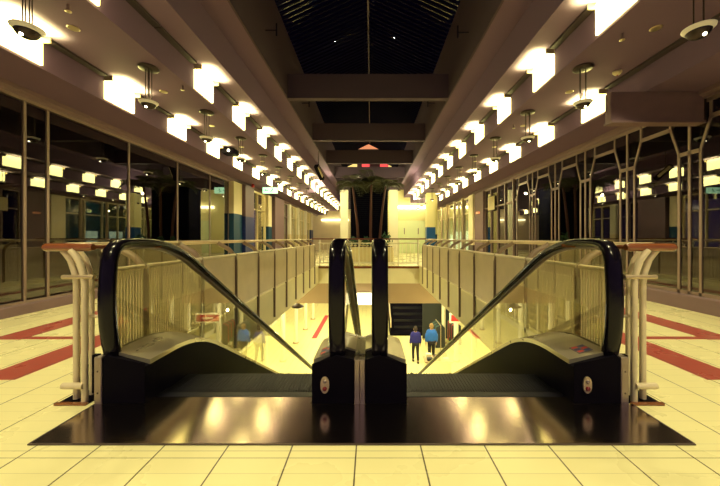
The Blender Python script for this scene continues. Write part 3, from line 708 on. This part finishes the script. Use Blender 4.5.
# ------------------------------------------------------------------ palm planter on the far bridge
r = thing('slatted_screen', (-.09, 14.3, 0), 'dark slatted tower standing behind the palms on the far bridge', 'screen')
B().box(-.92, .76, 14.3, 15.3, .9, 3.27).build('core', 'tower', r)
bb = B()
for k in range(26): bb.box(-.93, .77, 14.27, 14.3, .95+.09*k, 1.0+.09*k)
bb.build('slats', 'tower', r)
B().box(-.95, .79, 14.25, 15.32, .002, .9).build('plinth', 'creampaint', r); B().box(-.95, .79, 14.25, 15.32, 3.27, 3.33).build('top_cap', 'tower', r)
r = thing('planter', (-.09, 13.6, 0), 'low cream planter box at the foot of the slatted tower', 'planter')
B().rbox(-1.05, .95, 13.2, 14.2, .002, .62, .03).build('box', 'creampaint', r); B().box(-1.0, .9, 13.25, 14.15, .62, .64).build('soil', 'soil', r)
def frond(c, ang, L, lift, droop):
    g = B(); d = Vector((math.cos(ang), math.sin(ang), 0)); side = Vector((-d.y, d.x, 0)); pts = []
    for i in range(9):
        t = i/8; pts.append(Vector(c)+d*(L*t*(1-.12*t*t))+Vector((0, 0, lift*t-droop*t*t)))
    g.tube(pts, [.014*(1-.8*i/8)+.002 for i in range(9)], 5)
    for i in range(1, 9):
        for j in range(2):
            p = pts[i-1].lerp(pts[i], .5*j+.25); wd = .34*math.sin(PI*min(.95, (i+.5*j)/9.2))+.05
            for sg in (-1, 1):
                tip = p+side*sg*wd+d*wd*.55+Vector((0, 0, -.10*wd-.12*random.random()*wd)); a = d*.022
                mid = p.lerp(tip, .5)+Vector((0, 0, .02))
                g.add([p-a*.5, p+a*.5, mid+a, tip, mid-a], [(0,1,2,3,4)]); g.add([p-a*.5-Vector((0,0,.004)), p+a*.5-Vector((0,0,.004)), mid+a-Vector((0,0,.004)), tip, mid-a-Vector((0,0,.004))], [(4,3,2,1,0)])
    return g
for k, (x, y, top, lean, lab) in enumerate(((-.55, 13.65, 3.25, -.25, 'left palm of the three with a thin red trunk'), (-.02, 13.75, 3.48, .04, 'middle and tallest palm with a thin red trunk'), (.38, 13.6, 3.22, .25, 'right palm of the three leaning outward'))):
    r = thing('palm_tree', (x, y, .64), lab, 'palm tree', 'palms in the far planter')
    pts = [(x+lean*(t**1.6), y, .642+(top-.642)*t) for t in [i/8 for i in range(9)]]
    B().tube(pts, [.06-.022*i/8+(.006 if i % 2 else 0) for i in range(9)], 9).build('trunk', 'trunk', r)
    n = 11
    for i in range(n):
        frond(pts[-1], 2*PI*i/n+.3*k+random.uniform(-.15, .15), random.uniform(.7, 1.05), random.uniform(.4, 1.0), random.uniform(.6, 1.0)).build('frond', 'frond', r)
for k, (x, y, R, lab) in enumerate(((-.75, 13.5, .20, 'leafy green shrub at the left end of the palm planter'), (-.2, 13.45, .18, 'leafy green shrub in the middle of the palm planter'), (.62, 13.5, .30, 'taller leafy green shrub at the right of the palm planter'))):
    g = B()
    for i in range(70):
        a, e, q = random.uniform(0, 2*PI), random.uniform(-.2, 1.3), R*random.uniform(.55, 1.1)
        c = Vector((x+q*math.cos(a)*math.cos(e), y+q*math.sin(a)*math.cos(e), .74+1.6*q*max(0, math.sin(e))))
        d = Vector((random.uniform(-1, 1), random.uniform(-1, 1), random.uniform(.2, 1))).normalized(); n = d.cross(Vector((random.uniform(-1, 1), .5, .3))).normalized()*.035
        g.add([c-d*.08, c+n, c+d*.09, c-n], [(0,1,2,3)])
    o = thing('shrub', (x, y, .64), lab, 'plant', 'shrubs in the palm planter')
    g.build('foliage', 'leafgreen', o); B().tube([(x, y, .642), (x, y, .80)], .02, 6).build('stem', 'trunk', o)

# ------------------------------------------------------------------ lower level
struct(B().box(-8.2, -8, 2, 34, LOW+.002, -.5).build('wall_lower_left', 'fascia'))
struct(B().box(7.9, 8.1, 2, 34, LOW+.002, -.5).build('wall_lower_right', 'fascia'))
struct(B().box(-8, 7.9, 33.8, 34, LOW+.002, -.5).build('wall_lower_back', 'downstand'))
struct(B().box(-8, 7.9, 1.2, 1.4, LOW+.002, -.5).build('wall_lower_front', 'fascia'))
for s in (-1, 1):
    side = 'left' if s < 0 else 'right'
    for k in range(5):
        x, y = SX(s, 4.15), 12.5+2.6*k
        r = thing('round_column', (x, y, LOW), f'{ORD[k]} slim white column of the lower {side} arcade', 'column', 'lower arcade columns')
        B().tube([(x, y, LOW+.05), (x, y, -.5)], .11, 14).build('shaft', 'white', r); B().lathe([(.17, LOW+.002), (.17, LOW+.05), (.11, LOW+.06)], (x, y, 0), 14).build('base', 'downstand', r)
for k, (s, y) in enumerate(((-1, 13.2), (-1, 19.0), (1, 19.6))):
    x = SX(s, 3.0); lab = ('black hanging lamp under the left lower ceiling', 'second black hanging lamp farther along the lower left arcade', 'black hanging lamp under the right lower ceiling')[k]
    r = thing('hanging_lamp', (x, y, -2.0), lab, 'lamp', 'lower hanging lamps')
    B().tube([(x, y, -1.75), (x, y, -.5)], .012, 6).build('rod', 'metalblk', r); B().lathe([(.03, -1.72), (.12, -1.78), (.27, -1.86), (.24, -1.90), (.05, -1.96), (.02, -1.96)], (x, y, 0), 18).build('shade', 'metalblk', r)
# dark lower escalator rising away
r = thing('lower_escalator', (2.4, 19, LOW), 'dark escalator rising away at the end of the lower level', 'escalator')
bb = B(); bb.prism([(19.0, LOW+.003), (20.2, LOW+.003), (26.5, -1.0), (26.5, -.55), (25.8, -.55), (19.4, LOW+.15), (19, LOW+.1)], 'x', 1.15, 3.65); bb.build('truss', 'black', r)
for k in range(14):
    y = 19.6+.45*k; z = LOW+.16+.30*k
    B().box(1.45, 3.35, y, y+.04, z, z+.26).build('step', 'tread', r)
for x in (1.2, 3.6):
    B().prism([(19.1, LOW+.2), (19.5, LOW+.2), (26, -.55), (26, .0-.52), (25.6, -.52), (19.6, LOW+1.0), (19.1, LOW+1.0)], 'x', x-.03, x+.03).build('balustrade', 'black', r)
    B().tube([(x, 19.0, LOW+.5), (x, 19.05, LOW+1.0), (x, 19.6, LOW+1.05), (x, 25.0, -.72)], .045, 8).build('handrail', 'railmetal', r)
for k, z in enumerate((-1.42, -1.62, -1.82)):
    tag(B().box(1.5, 2.6+.2*k, 27.0, 27.2, z-1.2, z-1.12).build('strip_light', 'whitelit'), ('upper', 'middle', 'lower')[k] + ' white strip light behind the dark lower escalator', 'light')
# red inlay, kiosk, racks and shop fittings
tag(B().box(-3.5, -3.2, 18.5, 24.0, LOW+.001, LOW+.006).build('floor_inlay', 'red'), 'red inlaid stripe on the lower level floor', 'floor inlay')
r = thing('kiosk', (3.3, 12.6, LOW), 'grey white sales kiosk standing at the foot of the right escalator', 'kiosk')
B().rbox(2.2, 3.2, 12.5, 13.1, LOW+.002, LOW+.95, .03).build('counter', 'creampaint', r); B().box(2.15, 3.25, 12.45, 13.15, LOW+.95, LOW+.999).build('worktop', 'downstand', r)
for i in range(3):
    for j in range(2):
        x = 2.25+.32*i; o = B().rbox(x, x+.22, 12.52+.3*j, 12.72+.3*j, LOW+1.003, LOW+1.1+.07*((i+j) % 2), .02).build('goods_box', ('clothdark', 'red', 'white')[(i+2*j) % 3])
        tag(o, f"{('dark', 'red', 'white')[(i+2*j) % 3]} goods box, {('front', 'back')[j]} row of the kiosk worktop, {('left', 'middle', 'right')[i]}", 'box', 'goods on the kiosk')
def rack(x, y, label, cols):
    r = thing('clothes_rack', (x, y, LOW), label, 'clothes rack', 'lower clothes racks')
    for dy in (-.6, .6):
        B().tube([(x, y+dy, LOW+.002), (x, y+dy, LOW+1.5)], .02, 8).build('post', 'railmetal', r)
        B().box(x-.25, x+.25, y+dy-.02, y+dy+.02, LOW+.002, LOW+.03).build('foot', 'railmetal', r)
    B().tube([(x, y-.62, LOW+1.5), (x, y+.62, LOW+1.5)], .018, 8).build('rail', 'railmetal', r)
    for k in range(9):
        yy = y-.5+.125*k; h = random.uniform(.75, 1.1)
        o = B().loft([[(x-.06, yy-.02, LOW+1.47), (x+.06, yy-.02, LOW+1.47), (x+.06, yy+.02, LOW+1.47), (x-.06, yy+.02, LOW+1.47)], [(x-.22, yy-.035, LOW+1.38), (x+.22, yy-.035, LOW+1.38), (x+.22, yy+.035, LOW+1.38), (x-.22, yy+.035, LOW+1.38)], [(x-.24, yy-.05, LOW+1.45-h), (x+.24, yy-.05, LOW+1.45-h), (x+.24, yy+.05, LOW+1.45-h), (x-.24, yy+.05, LOW+1.45-h)]]).build('garment', cols[k % len(cols)])
        tag(o, f'garment hanging on the {label}', 'garment', 'garments on the ' + label)
rack(3.5, 16.4, 'near clothes rack in the lower right arcade', ('clothdark', 'clothgreen', 'clothdark'))
rack(4.4, 16.7, 'far clothes rack in the lower right arcade', ('clothdark', 'red', 'clothgreen'))
r = thing('exhibition_screen', (3.85, 18.35, LOW), 'tall dark display screen behind the clothes racks of the lower arcade', 'screen')
B().box(3.0, 4.7, 18.3, 18.4, LOW+.06, -2.5).build('panel', 'clothdark', r)
for x in (3.0, 4.64): B().box(x, x+.06, 18.22, 18.48, LOW+.002, LOW+.06).build('foot', 'railmetal', r)
r = thing('shop_sign', (4.05, 14.0, -2.8), 'red and white sign hanging in the lower right arcade', 'sign')
B().box(3.5, 4.6, 14.0, 14.06, -2.78, -2.34).build('panel', 'white', r); B().box(3.56, 4.54, 13.985, 14.0, -2.70, -2.42).build('red_field', 'red', r); B().box(3.8, 4.3, 13.975, 13.985, -2.60, -2.52).build('white_band', 'white', r)
for x in (3.7, 4.4): B().tube([(x, 14.03, -2.34), (x, 14.03, -.5)], .012, 6).build('hanger', 'metalblk', r)
for k, (x, y0, y1, z1, m, lab) in enumerate(((5.6, 8.5, 10.3, -1.5, 'red', 'red shop sign over the lower right shopfront'), (6.4, 12, 13.5, -1.9, 'red', 'farther red shop sign over the lower right shopfront'), (-6.2, 8.2, 10.2, -1.6, 'red', 'red shop sign over the lower left shopfront'))):
    r = thing('shop_sign', (x, (y0+y1)/2, z1-.5), lab, 'sign'); dx = .06 if x > 0 else -.06
    B().box(x, x+dx, y0, y1, z1-.45, z1).build('panel', m, r); B().box(x-dx*.3, x, y0+.25, y1-.25, z1-.31, z1-.15).build('white_band', 'white', r)
    B().box(x+dx, x+2*dx, y0+.1, y0+.2, z1-.1, -.5).build('hanger', 'metalblk', r); B().box(x+dx, x+2*dx, y1-.2, y1-.1, z1-.1, -.5).build('hanger', 'metalblk', r)
for s in (-1, 1):
    side = 'left' if s < 0 else 'right'
    for k in range(4):
        y = 7.0+4.2*k; x = SX(s, 6.6)
        r = struct(thing(f'window_{nwin+1}', (x, y+2, LOW), 'x', 'w')); del r['label']; del r['category']; nwin += 1
        B().box(x-.01, x+.01, y+.1, y+4.0, LOW+.3, LOW+3.1).build('pane', 'farglass', r)
        bb = B()
        for q in range(4): bb.box(x-.05, x+.05, y+1.35*q, y+.08+1.35*q, LOW+.002, LOW+3.2)
        bb.box(x-.05, x+.05, y, y+4.13, LOW+.002, LOW+.3); bb.box(x-.05, x+.05, y, y+4.13, LOW+3.1, LOW+3.3); bb.build('frame', 'white', r)
        for q in range(3):
            yy = y+.5+1.25*q; hh = 1.5+.3*((k+q) % 3); rr = thing('display_shelf', (SX(s, 7.3), yy, LOW), f"{('first', 'second', 'third')[q]} display shelf behind the {ORD[k]} lower {side} shop window", 'shelf', 'lower shop shelves')
            xx = SX(s, 7.25); m = ('clothdark', 'clothgreen', 'downstand')[(k+q) % 3]
            B().box(xx, xx+s*.4, yy, yy+.8, LOW+.002, LOW+.12).build('plinth', 'white', rr); B().box(xx+s*.3, xx+s*.4, yy, yy+.8, LOW+.12, LOW+hh).build('back', m, rr)
            for z in (.5, .95, 1.4): B().box(xx, xx+s*.3, yy, yy+.8, LOW+z, LOW+z+.04).build('shelf_board', 'white', rr)
# lit white sign on the downstand seen between the newels
r = thing('lit_box_sign', (-.4, YV1-.15, -1.17), 'white lit box sign under the bridge seen between the middle newels', 'sign')
B().box(-.82, .08, YV1-.10, YV1-.03, -1.17, -.80).build('face', 'whitelit', r); B().box(-.84, .10, YV1-.03, YV1+.015, -1.18, -.79).build('case', 'downstand', r)

# two shoppers walking away on the lower level
def skinned(name, verts, edges, radii, m, parent, root_i=0, sub=2):
    o = ORIG[parent.name]
    me = bpy.data.meshes.new(name); me.from_pydata([(v[0]-o.x, v[1]-o.y, v[2]-o.z) for v in verts], edges, [])
    ob = bpy.data.objects.new(name, me); COL.objects.link(ob); ob.parent = parent
    md = ob.modifiers.new('skin', 'SKIN'); md.use_smooth_shade = True
    for i, sv in enumerate(me.skin_vertices[0].data):
        rr = radii[i]; sv.radius = rr if isinstance(rr, tuple) else (rr, rr); sv.use_root = (i == root_i)
    sd = ob.modifiers.new('sub', 'SUBSURF'); sd.levels = sub; sd.render_levels = sub
    me.materials.append(M[m]); ORIG[ob.name] = o
    return ob
def layer(): return []
def person(x, y, h, coat, hair_m, label, stride, bulk):
    f = h/1.75; r = thing('person', (x, y, LOW), label, 'person')
    Z = lambda z: LOW+z*f
    L = [('pel', 0, 0, .95), ('waist', 0, 0, 1.10), ('chest', 0, 0, 1.30), ('neck0', 0, 0, 1.44), ('neck1', 0, .01, 1.51), ('head', 0, .02, 1.62), ('crown', 0, .02, 1.70),
         ('hipL', -.09, 0, .90), ('kneeL', -.10, .05+stride, .50), ('ankL', -.10, -.02+stride*1.2, .09), ('toeL', -.11, .12+stride*1.2, .035),
         ('hipR', .09, 0, .90), ('kneeR', .10, .05-stride*.6, .50), ('ankR', .10, -.06-stride*1.3, .11), ('toeR', .11, .06-stride*1.3, .035),
         ('shL', -.17, 0, 1.40), ('elL', -.24, -.03, 1.12), ('wrL', -.25, .08, .88), ('shR', .17, 0, 1.40), ('elR', .24, -.03, 1.12), ('wrR', .25, .08, .88),
         ('palmL', -.25, .10, .81), ('palmR', .25, .10, .81)]
    ix = {n[0]: i for i, n in enumerate(L)}
    verts = [(x+a*f, y+b_*f, Z(c)) for _, a, b_, c in L]
    R = dict(pel=(.15, .11), waist=(.13, .095), chest=(.155, .11), neck0=.07, neck1=.056, head=(.078, .098), crown=.06, hip=.085, knee=.055, ank=.04, toe=.035, sh=.062, el=.042, wr=.029, palm=(.03, .017))
    E = [('pel','waist'),('waist','chest'),('chest','neck0'),('neck0','neck1'),('neck1','head'),('head','crown'),('pel','hipL'),('hipL','kneeL'),('kneeL','ankL'),('ankL','toeL'),('pel','hipR'),('hipR','kneeR'),('kneeR','ankR'),('ankR','toeR'),('neck0','shL'),('shL','elL'),('elL','wrL'),('neck0','shR'),('shR','elR'),('elR','wrR'),('wrL','palmL'),('wrR','palmR')]
    edges = [(ix[a], ix[b_]) for a, b_ in E]
    rad = []
    for n in L:
        k = n[0] if n[0] in R else n[0][:-1]; q = R[k]; rad.append(tuple(v*f for v in q) if isinstance(q, tuple) else q*f)
    # five fingers on each hand, rooted in the palm
    for sd, sg in (('L', -1), ('R', 1)):
        px, py, pz = -.25 if sg < 0 else .25, .10, .81
        px = .25*sg
        for q, (dy, ln) in enumerate(((-.024, .060), (-.008, .075), (.008, .080), (.022, .072))):
            i0 = len(verts)
            for t in (.45, 1.0): verts.append((x+(px-sg*.012*t)*f, y+(py+dy+.012*t)*f, Z(pz-.035-ln*t))); rad.append(.009*f)
            edges += [(ix['palm'+sd], i0), (i0, i0+1)]
        i0 = len(verts)
        for t in (.5, 1.0): verts.append((x+(px-sg*.02*t)*f, y+(py+.035+.025*t)*f, Z(pz-.05*t))); rad.append(.010*f)
        edges += [(ix['palm'+sd], i0), (i0, i0+1)]
    skinned('body', verts, edges, rad, 'skin', r, 0, 1)
    # jacket: torso and sleeves, a little larger than the body
    jn = ['pel', 'waist', 'chest', 'neck0', 'shL', 'elL', 'wrL', 'shR', 'elR', 'wrR']; jv = [list(verts[ix[n]]) for n in jn]; jv[0][2] -= .12*f
    jr = [(.185*bulk*f, .145*f), (.18*bulk*f, .14*f), (.19*bulk*f, .15*f), (.085*f, .085*f), .085*f, .066*f, .05*f, .085*f, .066*f, .05*f]
    skinned('jacket', [tuple(v) for v in jv], [(0,1),(1,2),(2,3),(3,4),(4,5),(5,6),(3,7),(7,8),(8,9)], jr, coat, r, 0, 2)
    tn = ['pel', 'hipL', 'kneeL', 'ankL', 'hipR', 'kneeR', 'ankR']
    skinned('trousers', [verts[ix[n]] for n in tn], [(0,1),(1,2),(2,3),(0,4),(4,5),(5,6)], [(.165*f, .125*f), .105*f, .078*f, .062*f, .105*f, .078*f, .062*f], 'trousers', r, 0, 2)
    for sd in 'LR':
        a, t = verts[ix['ank'+sd]], verts[ix['toe'+sd]]
        B().loft([[(a[0]-.045*f, a[1]-.07*f, LOW+.004), (a[0]+.045*f, a[1]-.07*f, LOW+.004), (a[0]+.04*f, a[1]-.06*f, LOW+.09*f), (a[0]-.04*f, a[1]-.06*f, LOW+.09*f)], [(a[0]-.05*f, a[1]+.05*f, LOW+.004), (a[0]+.05*f, a[1]+.05*f, LOW+.004), (a[0]+.04*f, a[1]+.05*f, LOW+.09*f), (a[0]-.04*f, a[1]+.05*f, LOW+.09*f)], [(t[0]-.04*f, t[1]+.04*f, LOW+.004), (t[0]+.04*f, t[1]+.04*f, LOW+.004), (t[0]+.03*f, t[1]+.03*f, LOW+.05*f), (t[0]-.03*f, t[1]+.03*f, LOW+.05*f)]]).build('shoe', 'shoe', r)
    hx, hy, hz = verts[ix['head']]
    g = B(); g.ball((hx, hy-.015*f, hz+.035*f), .096*f, .108*f, .112*f, 16, 10); g.ball((hx, hy-.05*f, hz-.04*f), .085*f, .07*f, .10*f, 14, 8); g.build('hair', hair_m, r)
    g = B(); g.ball((hx, hy+.105*f, hz-.02*f), .013*f, .022*f, .02*f, 8, 6)
    for sg in (-1, 1): g.ball((hx+sg*.088*f, hy+.01*f, hz-.015*f), .014*f, .025*f, .032*f, 8, 6)
    g.build('face_features', 'skin', r)
    g = B()
    for sg in (-1, 1): g.ball((hx+sg*.032*f, hy+.093*f, hz+.012*f), .012*f, .008*f, .008*f, 8, 6)
    g.build('eye', 'shoe', r)
    B().ball((hx, hy+.09*f, hz-.06*f), .026*f, .012*f, .008*f, 8, 6).build('mouth', 'red', r)
    return r
person(2.12, 15.0, 1.70, 'navycoat', 'darkhair', 'person in a navy jacket and dark trousers walking away below', .10, 1.45)
person(2.90, 15.1, 1.80, 'bluecoat', 'hair', 'person in a bright blue jacket and dark trousers walking away below', -.08, 1.8)

# ------------------------------------------------------------------ lights
DN = (0, 0, 0)
for s in (-1, 1):                                   # recessed downlights of the walkway ceilings
    for k in range(8):
        lamp('SPOT', 'downlight_beam', (SX(s, W_PEND+.26), 3.45+1.5*k, Z_CEIL-.02), 160, (1, .885, .47), DN, spot_size=math.radians(105), spot_blend=.6, shadow_soft_size=.06)
    for y in (-2.2, -.4, 1.2):                      # the same ceiling lights over the spot where the photographer stands
        lamp('SPOT', 'downlight_beam', (SX(s, 2.2), y, Z_CEIL-.02), 210, (1, .885, .47), DN, spot_size=math.radians(115), spot_blend=.6, shadow_soft_size=.06)
for y in (6, 14, 20, 27):                           # lower level ceiling lighting
    for x in (-4.6, 4.5):
        lamp('AREA', 'lower_ceiling_light', (x, y, -.52), 125, (1, .93, .50), DN, shape='RECTANGLE', size=2.0, size_y=3.5)
lamp('AREA', 'lower_ceiling_light', (0, 15, -.55), 190, (1, .93, .50), DN, shape='RECTANGLE', size=3.0, size_y=4)
lamp('AREA', 'lower_ceiling_light', (0, 22, -.55), 190, (1, .93, .50), DN, shape='RECTANGLE', size=3.0, size_y=4)
for x, y in ((-2.4, 15.4), (2.5, 18.6), (1.6, 14.9)):  # unseen fill points added to brighten the far columns and end wall
    lamp('POINT', 'bridge_fill_light', (x, y, 3.1), 130, (1, .88, .45), shadow_soft_size=.04)

for x in (-2.9, 2.8):
    for y in (5.0, 8.5, 13.2, 19.0):  # points added to light the fascias, most without any hanging lamp
        lamp('POINT', 'lower_fill_light', (x, y, -2.02), 75, (1, .92, .48), shadow_soft_size=.04)
w = bpy.data.worlds.new('night'); SC.world = w; w.use_nodes = True
w.node_tree.nodes['Background'].inputs[0].default_value = (.30, .18, .46, 1); w.node_tree.nodes['Background'].inputs[1].default_value = .4

# ------------------------------------------------------------------ camera
cd = bpy.data.cameras.new('camera'); cam = bpy.data.objects.new('camera', cd); COL.objects.link(cam)
cam.location = (0, 0, 1.0); cam.rotation_euler = (PI/2, 0, 0)
cd.sensor_width = 36; cd.sensor_fit = 'HORIZONTAL'; cd.lens = 315/720*36
cd.shift_x = -11/720; cd.shift_y = -5/720; cd.clip_start = .05; cd.clip_end = 200
SC.camera = cam
SC.view_settings.view_transform = 'Standard'; SC.view_settings.look = 'None'; SC.view_settings.gamma = 1; SC.view_settings.exposure = .22; SC.view_settings.use_curve_mapping = False
SC.cycles.max_bounces = 8; SC.cycles.transparent_max_bounces = 24; SC.cycles.sample_clamp_indirect = 6; SC.cycles.caustics_reflective = False
SC.cycles.use_denoising = True
